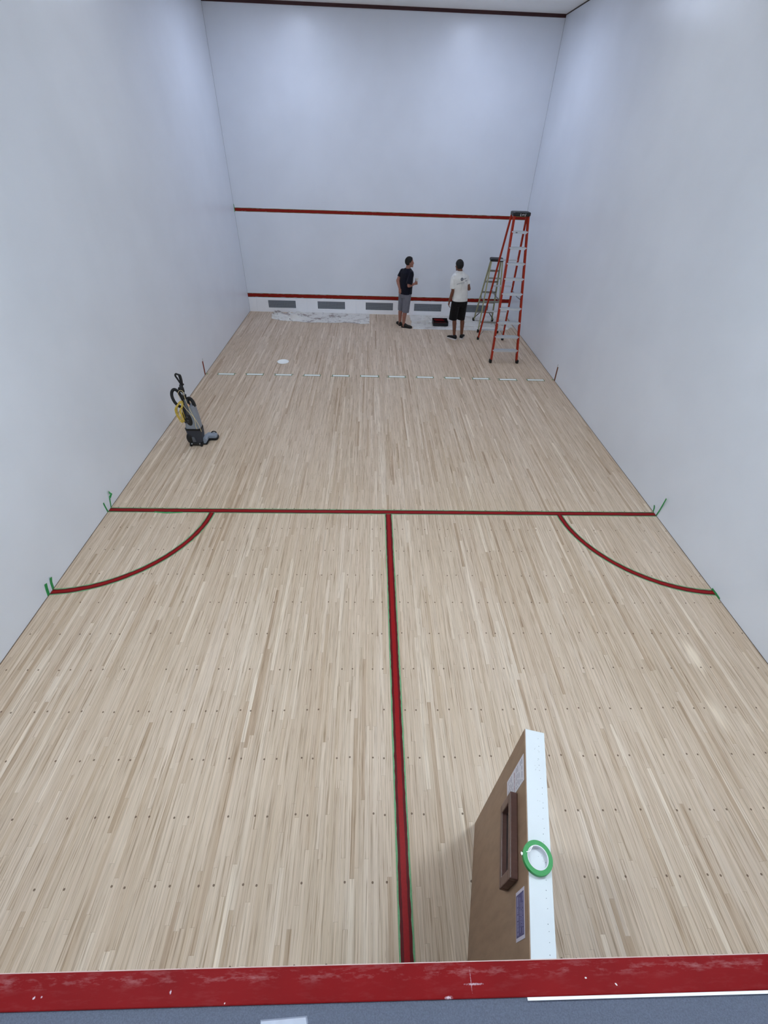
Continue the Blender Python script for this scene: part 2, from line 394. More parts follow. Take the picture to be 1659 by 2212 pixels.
floor_line('straight red line running down the middle of the floor towards the viewer', lerp_pts((3.814, 4.562, 0), (3.815, 2.4, 0), 50)[:-1]+lerp_pts((3.815, 2.4, 0), (3.812, .045, 0), 60), .078, 21)
def arc(cx, cy, sgn):
    out = []
    for k in range(49):
        a = PI/2*k/48
        r = 1.392-.035*math.sin(2*a)
        out.append(V((cx+sgn*r*math.cos(a), cy-r*math.sin(a), 0)))
    return out
floor_line('red quarter circle on the floor against the left wall', arc(.004, 4.565, 1), .066, 31,
           [([(0, 3.125, .0), (0, 3.15, .08), (.003, 3.172, .14)], .038, LN), ([(0, 3.215, .0), (0, 3.24, .08), (.01, 3.262, .14)], .034, LN)])
floor_line('red quarter circle on the floor against the right wall', arc(CW-.004, 4.575, -1), .066, 41,
           [([(CW, 3.235, .012), (CW, 3.16, .014), (CW-.004, 3.08, .012)], .024, RN)])
b = BM(); strip(b, [(.62, 4.565, 0), (.80, 4.545, 0), (1.0, 4.560, 0)], .02, .002, .0008); 
o = obj('masking_tape', b, TAPE); tag(o, 'loose flap of green tape beside the long red floor line, left side', 'tape')
# short red marks up the side walls
def wall_mark(label, x, nr, col, y0, y1, h):
    b = BM(); strip(b, [(x, y0, .0), (x, (y0+y1)/2, h/2), (x, y1, h)], .042, .0012, .0012, nr)
    o = tag(obj('court_line', b, col), label, 'court line')
    for s in (-.026, .026):
        b = BM(); strip(b, [(x, y0+s, .0), (x, (y0+y1)/2+s, h/2), (x, y1+s, h+(.05 if s > 0 else .01))], .010, .0004, .0012, nr); obj('masking_tape', b, TAPEO, o)
    b = BM(); sx = .05 if nr[0] > 0 else -.05
    box(b, min(x, x+sx), max(x, x+sx), y0+.035, y0+.055, .0005, .0015); obj('tape_end', b, TAPE, o)
wall_mark('short upright red mark on the left wall beside the white dashes', 0, LN, REDW, 9.13, 9.16, .28)
wall_mark('short upright red mark on the right wall beside the white dashes', CW, RN, mat('brown_red_paint', srgb(120, 44, 26), .5), 9.15, 9.175, .30)

DASH = [(0.268, 0.602, 9.180), (0.874, 1.217, 9.193), (1.491, 1.835, 9.197), (2.113, 2.451, 9.199), (2.731, 3.079, 9.200), (3.343, 3.718, 9.209),
        (3.958, 4.305, 9.207), (4.577, 4.926, 9.206), (5.198, 5.522, 9.196), (5.812, 6.158, 9.187), (6.402, 6.767, 9.165), (7.024, 7.384, 9.168)]
ORD = ['first', 'second', 'third', 'fourth', 'fifth', 'sixth']
rnd = random.Random(3)
for i, (x0, x1, y) in enumerate(DASH):
    if i < 6: lab = 'white floor dash edged in green tape, %s from the left wall' % ORD[i]
    else: lab = 'white floor dash edged in green tape, %s from the right wall' % ORD[11-i]
    b = BM(); box(b, x0, x1, y-.030, y+.030, .0008, .0022)
    o = tag(obj('floor_dash', b, WHITE), lab, 'floor line', 'white dashes across the floor')
    b = BM(); e = .015
    t1, t2, t3, t4 = (rnd.choice((0, 0, .012, .035)) for _ in range(4))
    box(b, x0-e-t1, x1+e+t2, y-.030-e, y-.030, .0003, .0013); box(b, x0-e-t3, x1+e+t4, y+.030, y+.030+e, .0003, .0013)
    box(b, x0-e, x0, y-.052, y+.052, .0003, .0014); box(b, x1, x1+e, y-.052, y+.052, .0003, .0014)
    obj('masking_tape', b, mat('dash_tape', srgb(72, 112, 66), .6, var=.15, scale=60), o)

# white round lid on the floor
b = BM(); lathe(b, [(.0, .0005), (.118, .0005), (.128, .003), (.131, .011), (.130, .016), (.126, .018), (.121, .016), (.112, .011), (0.001, .010)], 1.543, 9.905)
tag(obj('lid', b, WHITE, smooth=True), 'round white lid lying on the floor beyond the dashes', 'lid')

# ------------------------------------------------------------------ door standing open into the court
def wood_door_mat():
    m = bpy.data.materials.new('brown_door_face'); m.use_nodes = True
    nt = m.node_tree; bs = nt.nodes['Principled BSDF']; g = NG(nt)
    tc = nt.nodes.new('ShaderNodeTexCoord'); mp = nt.nodes.new('ShaderNodeMapping'); mp.inputs['Scale'].default_value = (6, 6, 1.2)
    nt.links.new(tc.outputs['Object'], mp.inputs['Vector'])
    n = g.noise(mp.outputs['Vector'], 3., 6., .65)
    c = g.ramp(n, [(.25, srgb(122, 94, 72)), (.5, srgb(140, 110, 86)), (.75, srgb(150, 120, 94))])
    nt.links.new(c, bs.inputs['Base Color']); bs.inputs['Roughness'].default_value = .5
    return m
ang = math.atan2(.2370, .9715)           # door swings about its hinge at the back wall
DB = V((4.166, .087, 0)); Lr = .867; DT = .100; DH = 1.630
door = bpy.data.objects.new('door_1', None); C.objects.link(door); struct(door)
door.location = DB; door.rotation_euler = (0, 0, -ang)     # local +y runs along the door, +x is its white court face
b = BM(); box(b, .004, DT, -.02, Lr, .012, DH); obj('door_leaf', b, mat('white_door_paint', (.63, .665, .69, 1), .5, var=.02, scale=6), door, bevel=.002)
b = BM(); box(b, -.0, .0045, -.02, Lr-.001, .012, DH-.002); obj('door_face', b, wood_door_mat(), door)
b = BM()
rr = random.Random(5)
for k in range(26):
    yy = .02+k*.0325+rr.uniform(-.008, .008)
    bmesh.ops.create_cone(b, cap_ends=True, segments=10, radius1=.0014 if k % 3 else .0019, radius2=.0012, depth=.0012, matrix=Matrix.Translation((.074+rr.uniform(-.003, .003)-.006*(k > 18), yy, DH+.0002)))
for k in range(16):
    bmesh.ops.create_cone(b, cap_ends=True, segments=8, radius1=.0011, radius2=.001, depth=.0008, matrix=Matrix.Translation((.058+rr.uniform(-.012, .008), rr.uniform(.3, .8), DH)))
obj('nail_holes', b, mat('nail_hole_grey', srgb(110, 116, 122), .9), door)
# framed pull recess on the brown face
FR = mat('dark_walnut_frame', srgb(92, 62, 54), .4, var=.12, scale=14, aniso=(1, 6, 6))
b = BM(); y0, y1, z0, z1 = .262, .618, 1.205, 1.455; fw = .042; th = -.038
box(b, th, 0, y0, y1, z1-fw, z1); box(b, th, 0, y0, y1, z0, z0+fw)
box(b, th, 0, y0, y0+fw, z0+fw, z1-fw); box(b, th, 0, y1-fw, y1, z0+fw, z1-fw)
fr = obj('window_frame', b, FR, door, bevel=.005)
b = BM(); box(b, -.012, -.001, y0+fw, y1-fw, z0+fw, z1-fw); obj('window_glass', b, mat('dark_glass', srgb(12, 7, 6), .35), fr)
# handwritten paper notice
def scribble(bm, y0, y1, z0, z1, rows, rnd, hgt, x=-.0016, word=(.012, .035), gap=.009, fill=.9):
    for r in range(rows):
        z = z1-(z1-z0)*(r+.5)/rows; y = y1
        while y > y0:
            L_ = rnd.uniform(*word)
            if rnd.random() < fill:
                q = y
                while q > y-L_ and q > y0:
                    s = rnd.uniform(.002, .0045); hh = hgt*rnd.uniform(.5, 1)
                    box(bm, x, x+.0003, q-s*.55, q, z-hh/2, z+hh/2); q -= s
            y -= L_+gap
rs = random.Random(12)
b = BM(); box(b, -.0012, 0, .630, .753, 1.200, 1.597); pn = obj('paper_notice', b, mat('notice_paper', srgb(212, 208, 214), .8), door)
b = BM(); scribble(b, .640, .742, 1.42, 1.575, 5, rs, .012); scribble(b, .640, .742, 1.225, 1.36, 5, rs, .010, fill=.8); obj('handwriting', b, mat('grey_ink', srgb(126, 124, 140), .8), pn)
b = BM(); scribble(b, .645, .735, 1.372, 1.405, 1, rs, .018, fill=1, gap=.004); obj('red_writing', b, mat('faded_red_ink', srgb(150, 96, 106), .8), pn)
# blue sign with white lettering
b = BM(); box(b, -.0014, 0, .060, .2235, 1.408, 1.562); sg = obj('sign', b, mat('sign_border', srgb(196, 190, 206), .5), door)
b = BM(); box(b, -.0019, -.0014, .072, .2115, 1.416, 1.554); obj('sign_field', b, mat('sign_blue', srgb(52, 54, 116), .45), sg)
b = BM()
for (z0, z1, hh, a0, a1) in ((1.528, 1.546, .010, .078, .206), (1.503, 1.520, .009, .100, .176), (1.478, 1.496, .009, .082, .196), (1.430, 1.462, .020, .078, .204)):
    scribble(b, a0, a1, z0, z1, 1, rs, hh, x=-.0023, word=(.014, .034), gap=.0045, fill=1)
obj('sign_lettering', b, mat('sign_letters', srgb(176, 178, 214), .5), sg)
# roll of green tape lying on the door's top edge
ta = thing('tape_roll', 'roll of green masking tape lying on the white top edge of the open door', 'tape roll', (4.277, .382, DH+.001))
b = BM(); lathe(b, [(.0440, .0), (.0615, .0), (.0620, .001), (.0620, .023), (.0615, .024), (.0440, .024)], n=72, closed=True); obj('tape', b, mat('tape_roll_green', srgb(34, 138, 66), .5, var=.04, scale=90), ta)
b = BM(); lathe(b, [(.0405, .0), (.0439, .0), (.0439, .024), (.0405, .024)], n=72, closed=True); obj('core', b, mat('tape_core_card', srgb(214, 214, 220), .8), ta)
b = BM(); strip(b, [(-.0617, .012, .018), (-.064, .016, .0185), (-.062, .020, .019)], .010, 0, .001, (0, 0, 1)); strip(b, [(-.045, .020, .0246), (-.030, .022, .0246), (-.012, .040, .0246)], .0025, 0, .0008); obj('torn_end', b, WHITE, ta)

# bright metal fixture let into the gallery carpet beside the cap
b = BM()
cs = [(3.262, -.0640), (3.262, -.0565), (3.388, -.0515), (3.392, -.0640), (3.392, -.155), (3.262, -.155)]
fl = [b.verts.new((x, y, 2.1240)) for x, y in cs]; tp = [b.verts.new((x+(.003 if x < 3.3 else -.003), y-(.003 if y > -.1 else -.003), 2.1310)) for x, y in cs]
b.faces.new(fl[::-1]); b.faces.new(tp)
for i in range(6): b.faces.new((fl[i], fl[(i+1) % 6], tp[(i+1) % 6], tp[i]))
tag(obj('metal_plate', b, mat('bright_metal', srgb(205, 210, 226), .3, metal=.5, var=.08, scale=30)), 'shiny metal plate set in the grey carpet at the bottom edge', 'metal plate')

# ------------------------------------------------------------------ drop cloths
def cloth_mat(name, seed, dirt):
    m = bpy.data.materials.new(name); m.use_nodes = True
    nt = m.node_tree; bs = nt.nodes['Principled BSDF']; g = NG(nt)
    tc = nt.nodes.new('ShaderNodeTexCoord'); O = tc.outputs['Object']
    mp = nt.nodes.new('ShaderNodeMapping'); mp.inputs['Location'].default_value = (seed, seed, 0); nt.links.new(O, mp.inputs[0]); O = mp.outputs[0]
    c = g.ramp(g.noise(O, 3., 4.), [(.3, srgb(214, 210, 204)), (.7, srgb(230, 227, 222))])
    d1 = g.ramp(g.noise(O, 3.2, 4., .7), [(.0, (0, 0, 0, 1)), (.52, (0, 0, 0, 1)), (.66, (dirt, dirt, dirt, 1))])
    c = g.mix(d1, c, srgb(140, 122, 116))
    d2 = g.m('MULTIPLY', g.m('GREATER_THAN', g.noise(O, 17., 2.), .67), dirt)
    c = g.mix(d2, c, srgb(122, 116, 116))
    nt.links.new(c, bs.inputs['Base Color']); bs.inputs['Roughness'].default_value = .9
    return m
def cloth(label, outline_fn, nx, ny, hfn, m):
    bm = BM(); G = []
    for j in range(ny+1):
        row = []
        for i in range(nx+1):
            x, y = outline_fn(i/nx, j/ny); row.append(bm.verts.new((x, y, .004+max(0, hfn(x, y, i/nx, j/ny)))))
        G.append(row)
    for j in range(ny):
        for i in range(nx): bm.faces.new((G[j][i], G[j][i+1], G[j+1][i+1], G[j+1][i]))
    o = obj('drop_cloth', bm, m, smooth=True); md = o.modifiers.new('thick', 'SOLIDIFY'); md.thickness = .0025; md.offset = -1
    return tag(o, label, 'drop cloth', 'drop cloths along the front wall')
def nz(x, y, s, k=0): return noise.noise(V((x*s, y*s, k)))
def out1(u, v):
    x = .74+u*2.77; y0 = 12.80+.08*nz(u*3, 0, 2, 4)
    if u < .22: y0 += (.22-u)/.22*.26+.05*nz(u*9, 0, 3, 1); x += .06*nz(v*4, u*3, 1.5, 2)
    y1 = 13.685-.0*u
    if u < .22: y1 -= (.22-u)/.22*.22*(1+nz(u*8, 3, 2))
    return x, y0+(y1-y0)*v
def h1(x, y, u, v):
    k = max(0, 1-u/.36)
    f = abs(nz(x*1.2, y*2.0, 3.6, 3))
    fold = math.exp(-((y-12.98-.35*(x-1.35))/.05)**2)*math.exp(-((x-1.38)/.24)**2)*.12
    return k*.26*max(0, .5-f)**1.3*min(1, v*5)*(1 if v < .97 else .3)+fold*min(1, v*8)+.006*abs(nz(x, y, 5, 8))
cloth('stained off-white drop cloth crumpled at its left end, left of the men', out1, 260, 90, h1, cloth_mat('stained_canvas', 3, .95))
def out2(u, v):
    x = 4.70+u*2.87; y0 = 12.42+.03*nz(u*4, 1, 2, 7)
    if u < .03: x += .05*nz(v*5, 1, 1)
    if u > .84: y0 += (u-.84)/.16*.34*(.8+.6*nz(u*10, 2, 2, 5))
    return x, y0+(13.685-y0)*v
RID = [((4.7, 13.0), (6.5, 13.55), .016), ((4.7, 12.85), (5.6, 13.35), .018), ((5.0, 13.35), (6.9, 13.45), .012), ((4.75, 12.62), (5.25, 12.95), .014),
       ((5.8, 12.62), (7.2, 12.72), .013), ((6.0, 13.1), (7.4, 13.2), .014), ((5.6, 12.55), (6.6, 12.95), .010), ((6.9, 12.9), (7.5, 12.55), .016), ((4.9, 13.6), (6.2, 13.2), .012)]
def h2(x, y, u, v):
    h = .004*abs(nz(x, y, 4, 1))
    for (a, c, am) in RID:
        dx, dy = c[0]-a[0], c[1]-a[1]; L2 = dx*dx+dy*dy; t = ((x-a[0])*dx+(y-a[1])*dy)/L2
        if -.05 < t < 1.05:
            d = abs((x-a[0])*dy-(y-a[1])*dx)/math.sqrt(L2)+.02*nz(x, y, 3, 2)
            h += am*3.2*math.exp(-(d/.012)**2)*max(0, min(1, 6*(t+.05), 6*(1.05-t)))
    if u > .9: h += .03*abs(nz(x, y, 6, 3))*(u-.9)*10
    return h*min(1, v*10+.2)
cloth('off-white drop cloth with long creases, under the ladders and the black tray', out2, 560, 220, h2, cloth_mat('creased_canvas', 11, .35))

# black tray with red inside
t = thing('paint_tray', 'black open tray with red inside, on the drop cloth between the men', 'tray', (5.505, 12.83, .022), .0)
b = BM(); wx, wy, h_, tk = .212, .150, .105, .008
def wallring(x0, x1, y0, y1, z0, z1, fl): return
box(b, -wx, wx, -wy, wy, 0, tk); box(b, -wx, wx, -wy, -wy+tk, tk, h_-.02); box(b, -wx, wx, wy-tk, wy, tk, h_+.02)
box(b, -wx, -wx+tk, -wy+tk, wy-tk, tk, h_); box(b, wx-tk, wx, -wy+tk, wy-tk, tk, h_)
obj('tray_body', b, BLACK, t, bevel=.003)
b = BM(); box(b, -wx+.05, wx-.12, wy-tk-.003, wy-tk, .070, h_-.004); box(b, -wx+.09, wx-.08, wy-tk-.004, wy-tk-.001, .050, .078); box(b, -wx+.03, wx-.03, -wy+.04, wy-.02, tk, tk+.004); obj('red_paint', b, mat('wet_red_paint', srgb(128, 12, 20), .4), t)

# ------------------------------------------------------------------ step ladders
def ladder(label, loc, rz, H, D, yt, wb, wt, nsteps, rail_m, step_m, rw, rd, nrear, wbr, cap_w, brace_all=True, bars=(), cap_h=.048):
    t = thing('step_ladder', label, 'step ladder', loc, rz, None)
    Hc = H-cap_h
    def front(s, k): return V((s*(wb+(wt-wb)*k), yt*k*.93, Hc*k))
    def rear(s, k): return V((s*(wbr+(wt+.005-wbr)*k), D+(yt+.10-D)*k, Hc*k))
    for s in (-1, 1):
        # channel section front rail
        b = BM(); a, c = front(s, .012), front(s, 1)
        bar(b, a, c, rw*.35, rd, (0, 1, 0)); n = V((s, 0, 0))
        off = V((-s*rw*.4, 0, 0)); yv = V((0, rd/2-.003, 0))
        bar(b, a+off+yv, c+off+yv, rw*.8, .006, (0, 1, 0)); bar(b, a+off-yv, c+off-yv, rw*.8, .006, (0, 1, 0))
        r_ = obj('front_rail', b, rail_m, t)
        b = BM(); p = front(s, 0); box(b, p.x-.030, p.x+.026, p.y-.045, p.y+.045, 0, .075); obj('foot', b, RUBBER, r_, bevel=.008)
        b = BM(); a, c = rear(s, .012), rear(s, 1); bar(b, a, c, rw*.9, rd*.6, (0, 1, 0)); r_ = obj('rear_rail', b, rail_m, t)
        b = BM(); p = rear(s, 0); box(b, p.x-.026, p.x+.026, p.y-.035, p.y+.035, 0, .07); obj('foot', b, RUBBER, r_, bevel=.008)
    for k in range(1, nsteps+1):
        z = H/(nsteps+1)*k*.985; q = z/Hc; a, c = front(-1, q), front(1, q)
        b = BM(); box(b, a.x+.004, c.x-.004, a.y-.042, a.y+.045, z-.006, z); box(b, a.x+.004, c.x-.004, a.y-.045, a.y-.040, z-.045, z); box(b, a.x+.004, c.x-.004, a.y+.040, a.y+.045, z-.03, z)
        for m_ in range(5): box(b, a.x+.006, c.x-.006, a.y-.034+m_*.017, a.y-.030+m_*.017, z, z+.002)
        st = obj('step', b, step_m, t)
        if k in (1, 2, 3, 4, 5, nsteps-2, nsteps-3) or brace_all == 'bottom':
            if brace_all == 'bottom' and k > 1: continue
            L_ = .09 if brace_all != 'bottom' else .16
            for s, e in ((1, a), (-1, c)):
                b = BM(); bar(b, (e.x+s*(L_*.85), e.y, z-.012), (e.x+s*.006+(-s*.02), e.y-.02, z-L_-.02), .010 if brace_all != 'bottom' else .02, .004, (0, 1, 0)); obj('brace', b, STEEL if brace_all != 'bottom' else BLACK, st)
    for k, zb in enumerate(bars):
        q = zb/Hc; a, c = rear(-1, q), rear(1, q)
        b = BM(); box(b, a.x, c.x, a.y-.012, a.y+.012, a.z-.016, a.z+.016); hb = obj('rear_bar', b, step_m, t)
        if k == 0:
            for s, e in ((1, a), (-1, c)):
                b = BM(); bar(b, (e.x+s*.10, e.y, e.z-.01), (e.x-s*.005, e.y-.01, e.z-.15), .010, .004, (0, 1, 0)); obj('brace', b, STEEL, hb)
    q = .45
    for s in (-1, 1):
        b = BM(); a, c = front(s, q), rear(s, q); m_ = (a+c)/2+V((0, 0, -.03)); bar(b, a, m_, .004, .018); bar(b, m_, c, .004, .018); obj('spreader', b, STEEL, t)
    # cap
    b = BM(); y0, y1 = yt*.93-.06, yt+.10+.06
    rings = []
    for z, g_ in ((Hc-.02, .006), (Hc-.005, 0), (H-.012, 0), (H, .010)):
        x0 = cap_w/2-g_; ch = .03; a0, a1 = y0+g_, y1-g_
        rings.append([(-x0+ch, a0, z), (x0-ch, a0, z), (x0, a0+ch, z), (x0, a1-ch, z), (x0-ch, a1, z), (-x0+ch, a1, z), (-x0, a1-ch, z), (-x0, a0+ch, z)])
    ring_loft(b, rings); cp = obj('top_cap', b, BLACK, t)
    return t, cp, y0, front
ORANGE = mat('orange_red_fibreglass', srgb(160, 44, 20), .5, spec=.2, var=.06, scale=12)
YELLOW = mat('faded_yellow_fibreglass', srgb(162, 157, 118), .5, var=.08, scale=10)
H1 = 2.885
lad, cap, cy0, frf = ladder('tall orange-red stepladder with aluminium steps beside the right wall', (6.705, 10.13, 0), 0, H1, 1.57, .92, .318, .160, 9, ORANGE, ALU, .038, .075, 4, .325, .372, True, (.27, .75, 1.36, 1.93), .050)
# maker's lettering on the front of the cap: short white strokes
b = BM()
zc = H1-.040
for (x0, z0, x1, z1, w_) in ((-.052, .020, -.058, -.020, .009), (-.058, -.022, -.040, -.022, .007), (-.030, -.010, -.018, .006, .007), (-.018, .006, -.010, -.012, .007), (-.004, -.010, .000, .010, .007), (.010, -.010, .014, .010, .007), (.020, -.008, .032, .008, .007), (.044, -.022, .056, .020, .009), (.036, -.022, .048, -.022, .007)):
    bar(b, (x0+.02, cy0-.0005, zc+z0), (x1+.02, cy0-.0005, zc+z1), w_, .001, (0, 1, 0))
obj('cap_lettering', b, mat('white_lettering', srgb(215, 215, 215), .6), cap)
b = BM(); zs = H1/10*9*.985; p = frf(-1, zs/(H1-.05)); box(b, p.x+.085, p.x+.125, p.y-.0465, p.y-.0452, zs-.032, zs-.016); obj('sticker', b, mat('dark_sticker', srgb(60, 56, 60), .6), lad)
ladder('shorter faded-yellow stepladder standing on the drop cloth by the front wall', (6.808, 13.27, .010), 3.0786, 1.715, 1.03, .55, .270, .135, 5, YELLOW, mat('dull_aluminium', srgb(150, 150, 142), .5, metal=.4), .032, .065, 3, .262, .33, 'bottom', (.25, .75, 1.28), .040)

# ------------------------------------------------------------------ upright vacuum cleaner
VX, VY = .66, 6.33
t = thing('vacuum_cleaner', 'upright grey vacuum cleaner with yellow cord near the left wall', 'vacuum cleaner', (VX+.03, VY, 0))
DG = mat('dark_grey_plastic', srgb(46, 50, 60), .5); MG = mat('mid_grey_plastic', srgb(92, 95, 102), .5)
LG = mat('light_grey_plastic', srgb(132, 137, 145), .5, var=.03); SV = mat('pale_grey_head', srgb(140, 148, 160), .45)
def prism(bm, poly, y0, y1):
    ring_loft(bm, [[(x, y0, z) for x, z in poly], [(x, y1, z) for x, z in poly]])
def taper(bm, secs):   # secs: (z, x0, x1, y0, y1, chamfer)
    ring_loft(bm, [[(x0+c, y0, z), (x1-c, y0, z), (x1, y0+c, z), (x1, y1-c, z), (x1-c, y1, z), (x0+c, y1, z), (x0, y1-c, z), (x0, y0+c, z)] for z, x0, x1, y0, y1, c in secs])
b = BM(); taper(b, [(.012, -.10, .095, -.075, .10, .02), (.05, -.11, .10, -.08, .11, .02), (.065, -.10, .095, -.07, .10, .02)]); ch = obj('chassis', b, BLACK, t, bevel=.004)
for s in (-1, 1):
    b = BM(); 
    bmesh.ops.create_cone(b, cap_ends=True, segments=20, radius1=.034, radius2=.034, depth=.025, matrix=Matrix.Translation((s*.085-.005, -.075, .034)) @ Matrix.Rotation(PI/2, 4, 'Y')); w_ = obj('wheel', b, RUBBER, ch, bevel=.004)
    b = BM(); ball(b, (s*.068-.005, -.083, .05), .013, 2); obj('caster_cap', b, ALU, ch, smooth=True)
b = BM(); taper(b, [(.06, -.105, .095, -.065, .10, .025), (.16, -.118, .112, -.075, .105, .025), (.30, -.122, .128, -.08, .09, .025)]); lo = obj('motor_housing', b, DG, t, bevel=.006)
b = BM(); ball(b, (-.088, -.060, .145), (.052, .045, .095), 3, Matrix.Rotation(.08, 3, 'Y')); obj('motor_cover', b, BLACK, lo, smooth=True)
b = BM(); prism(b, [(-.045, .085), (.010, .085), (-.003, .175), (-.050, .175)], -.084, -.07); obj('side_plate', b, MG, lo, bevel=.003)
b = BM(); taper(b, [(.292, -.124, .128, -.084, .088, .025), (.322, -.124, .128, -.084, .088, .025)]); obj('belt', b, BLACK, lo)
b = BM(); taper(b, [(.318, -.116, .124, -.078, .082, .03), (.50, -.083, .122, -.078, .078, .03), (.66, -.052, .112, -.070, .070, .03), (.712, -.044, .104, -.060, .060, .03)]); bg = obj('bag_housing', b, LG, t, bevel=.008)
b = BM(); ball(b, (-.018, -.075, .497), (.057, .026, .118), 3, Matrix.Rotation(-.10, 3, 'Y')); ov = obj('filter_cover', b, BLACK, bg, smooth=True)
for dz, w_ in ((.05, .022), (-.01, .035), (-.035, .03)):
    b = BM(); box(b, -.018-w_/2, -.018+w_/2, -.1035, -.098, .497+dz-.004, .497+dz+.004); obj('cover_marking', b, MG, ov)
b = BM(); prism(b, [(-.062, .60), (-.022, .48), (-.026, .60), (-.028, .70), (-.056, .74), (-.082, .60), (-.098, .46), (-.07, .42)], -.086, -.05); obj('side_channel', b, mat('navy_plastic', srgb(20, 22, 40), .5), bg)
b = BM(); tube(b, [(-.004, -.066, .56), (.006, -.062, .72), (.011, -.055, .85)], .024, 14); obj('lower_tube', b, MG, t, smooth=True)
b = BM(); tube(b, [(.009, -.055, .838), (.013, -.052, .902)], .031, 14); obj('coupling', b, BLACK, t)
b = BM(); tube(b, [(.011, -.054, .895), (.006, -.048, .965)], .021, 14); obj('upper_tube', b, LG, t, smooth=True)
b = BM(); tube(b, [(.008, -.048, .945), (.002, -.045, 1.0), (.0, -.044, 1.06)], [.027, .030, .022], 12)
box(b, -.046, .01, -.07, -.02, .955, 1.015)
tube(b, spline([(.006, -.044, 1.03), (.000, -.040, 1.08), (-.028, -.036, 1.15), (-.045, -.034, 1.195), (-.030, -.034, 1.222), (-.004, -.034, 1.214), (.018, -.034, 1.208), (.028, -.034, 1.195), (.030, -.036, 1.13), (.022, -.040, 1.06), (.010, -.044, 1.02)], 6), .0135, 10)
tube(b, spline([(.0, -.04, 1.06), (.008, -.036, 1.12), (.006, -.034, 1.21)], 6), .010, 8)
ball(b, (.036, -.044, 1.065), .016, 2); tube(b, [(.01, -.044, 1.06), (.036, -.044, 1.065)], .008, 8)
obj('handle', b, BLACK, t, smooth=True)
b = BM(); tube(b, spline([(-.030, .02, .56), (-.045, .02, .70), (-.060, .01, .81), (-.082, .0, .915), (-.125, -.01, .965), (-.172, -.01, .935), (-.197, -.01, .86), (-.186, -.01, .765), (-.148, -.005, .695), (-.10, .01, .655), (-.05, .03, .62)], 22), .0215, 12, rib=.10); obj('hose', b, BLACK, t)
b = BM(); tube(b, spline([(.018, .0, .66), (.022, -.01, .77), (.045, -.015, .822), (.078, -.015, .812), (.100, -.01, .76), (.104, 0, .69)], 16), .026, 12, rib=.08); obj('hose_arch', b, BLACK, t)
CORD = mat('yellow_cord', srgb(214, 184, 82), .5, var=.12, scale=30); PALE = mat('pale_cord', srgb(226, 208, 160), .5)
b = BM(); rc = random.Random(9)
for k in range(11):
    wl, wr = -.172+rc.uniform(-.006, .035), -.100+rc.uniform(-.02, .022); zt, zb = .808+rc.uniform(-.01, .01), .445+rc.uniform(-.012, .06); yy = -.075+rc.uniform(-.028, .02); tx = -.045+rc.uniform(-.012, .012)
    tube(b, spline([(tx, yy, zt), (tx-.045, yy, zt-.04), (wl, yy, .68), (wl-.004, yy, .58), (wl+.018, yy, .50), ((wl+wr)/2-.005, yy, zb), (wr+.02, yy, .47), (wr+.024, yy-.01, .56), (wr+.02, yy-.01, .66), (tx+.005, yy, zt-.06)], 6, True), .0042, 6, True)
obj('cord_bundle', b, CORD, t, smooth=True)
b = BM()
tube(b, spline([(-.050, -.08, .80), (-.072, -.06, .90), (-.060, -.08, .94), (-.02, -.085, .985), (.022, -.085, .965), (.030, -.095, .86), (.055, -.10, .70), (.085, -.10, .56), (.125, -.095, .42), (.140, -.085, .28)], 8), .0036, 6)
tube(b, spline([(-.040, -.09, .775), (-.005, -.10, .70), (.045, -.108, .62), (.085, -.105, .555), (.088, -.10, .47), (.076, -.095, .38), (.082, -.09, .33)], 8), .0036, 6)
obj('loose_cord', b, PALE, t, smooth=True)
b = BM(); ball(b, (.052, -.085, .745), (.010, .008, .026), 2, Matrix.Rotation(-.2, 3, 'Y')); obj('plug', b, mat('peach_plug', srgb(226, 170, 140), .5), t, smooth=True)
# floor head, stretched out to the right and behind
def rounded_slab(bm, poly, z0, z1, zt=None, inset=.012):
    cx = sum(p[0] for p in poly)/len(poly); cy = sum(p[1] for p in poly)/len(poly)
    rings = []
    for z, k in ((z0, .985), (z0+.004, 1), (z1-.010, 1), (z1-.003, .97), (z1, .90)):
        rings.append([(cx+(x-cx)*k, cy+(y-cy)*k, z) for x, y in poly])
    ring_loft(bm, rings)
def bez(poly, n=5):
    return [(p.x, p.y) for p in spline([(x, y, 0) for x, y in poly], n, True)]
hd = bpy.data.objects.new('floor_head', None); C.objects.link(hd); hd.parent = t
b = BM(); rounded_slab(b, bez([(.085, .03), (.165, .10), (.26, .11), (.285, .15), (.28, .23), (.25, .255), (.11, .255), (.085, .21)]), .004, .040); obj('head_base', b, BLACK, hd)
b = BM(); rounded_slab(b, bez([(.09, .10), (.165, .12), (.25, .125), (.272, .155), (.268, .215), (.245, .238), (.12, .24), (.098, .20)]), .038, .088); obj('head_cover', b, SV, hd, smooth=False)
b = BM(); prism(b, [(.088, .01), (.128, .012), (.155, .05), (.160, .095), (.140, .118), (.10, .118), (.092, .08)], -.015, .14); obj('neck', b, SV, hd, bevel=.008)
b = BM(); prism(b, [(.084, .002), (.145, .002), (.168, .03), (.166, .045), (.128, .014), (.088, .014)], -.025, .14); obj('bumper', b, BLACK, hd)
b = BM(); tube(b, spline([(.17, .215, .08), (.19, .23, .104), (.235, .23, .104), (.255, .215, .08)], 5), .009, 8); obj('head_pedal', b, BLACK, hd, smooth=True)

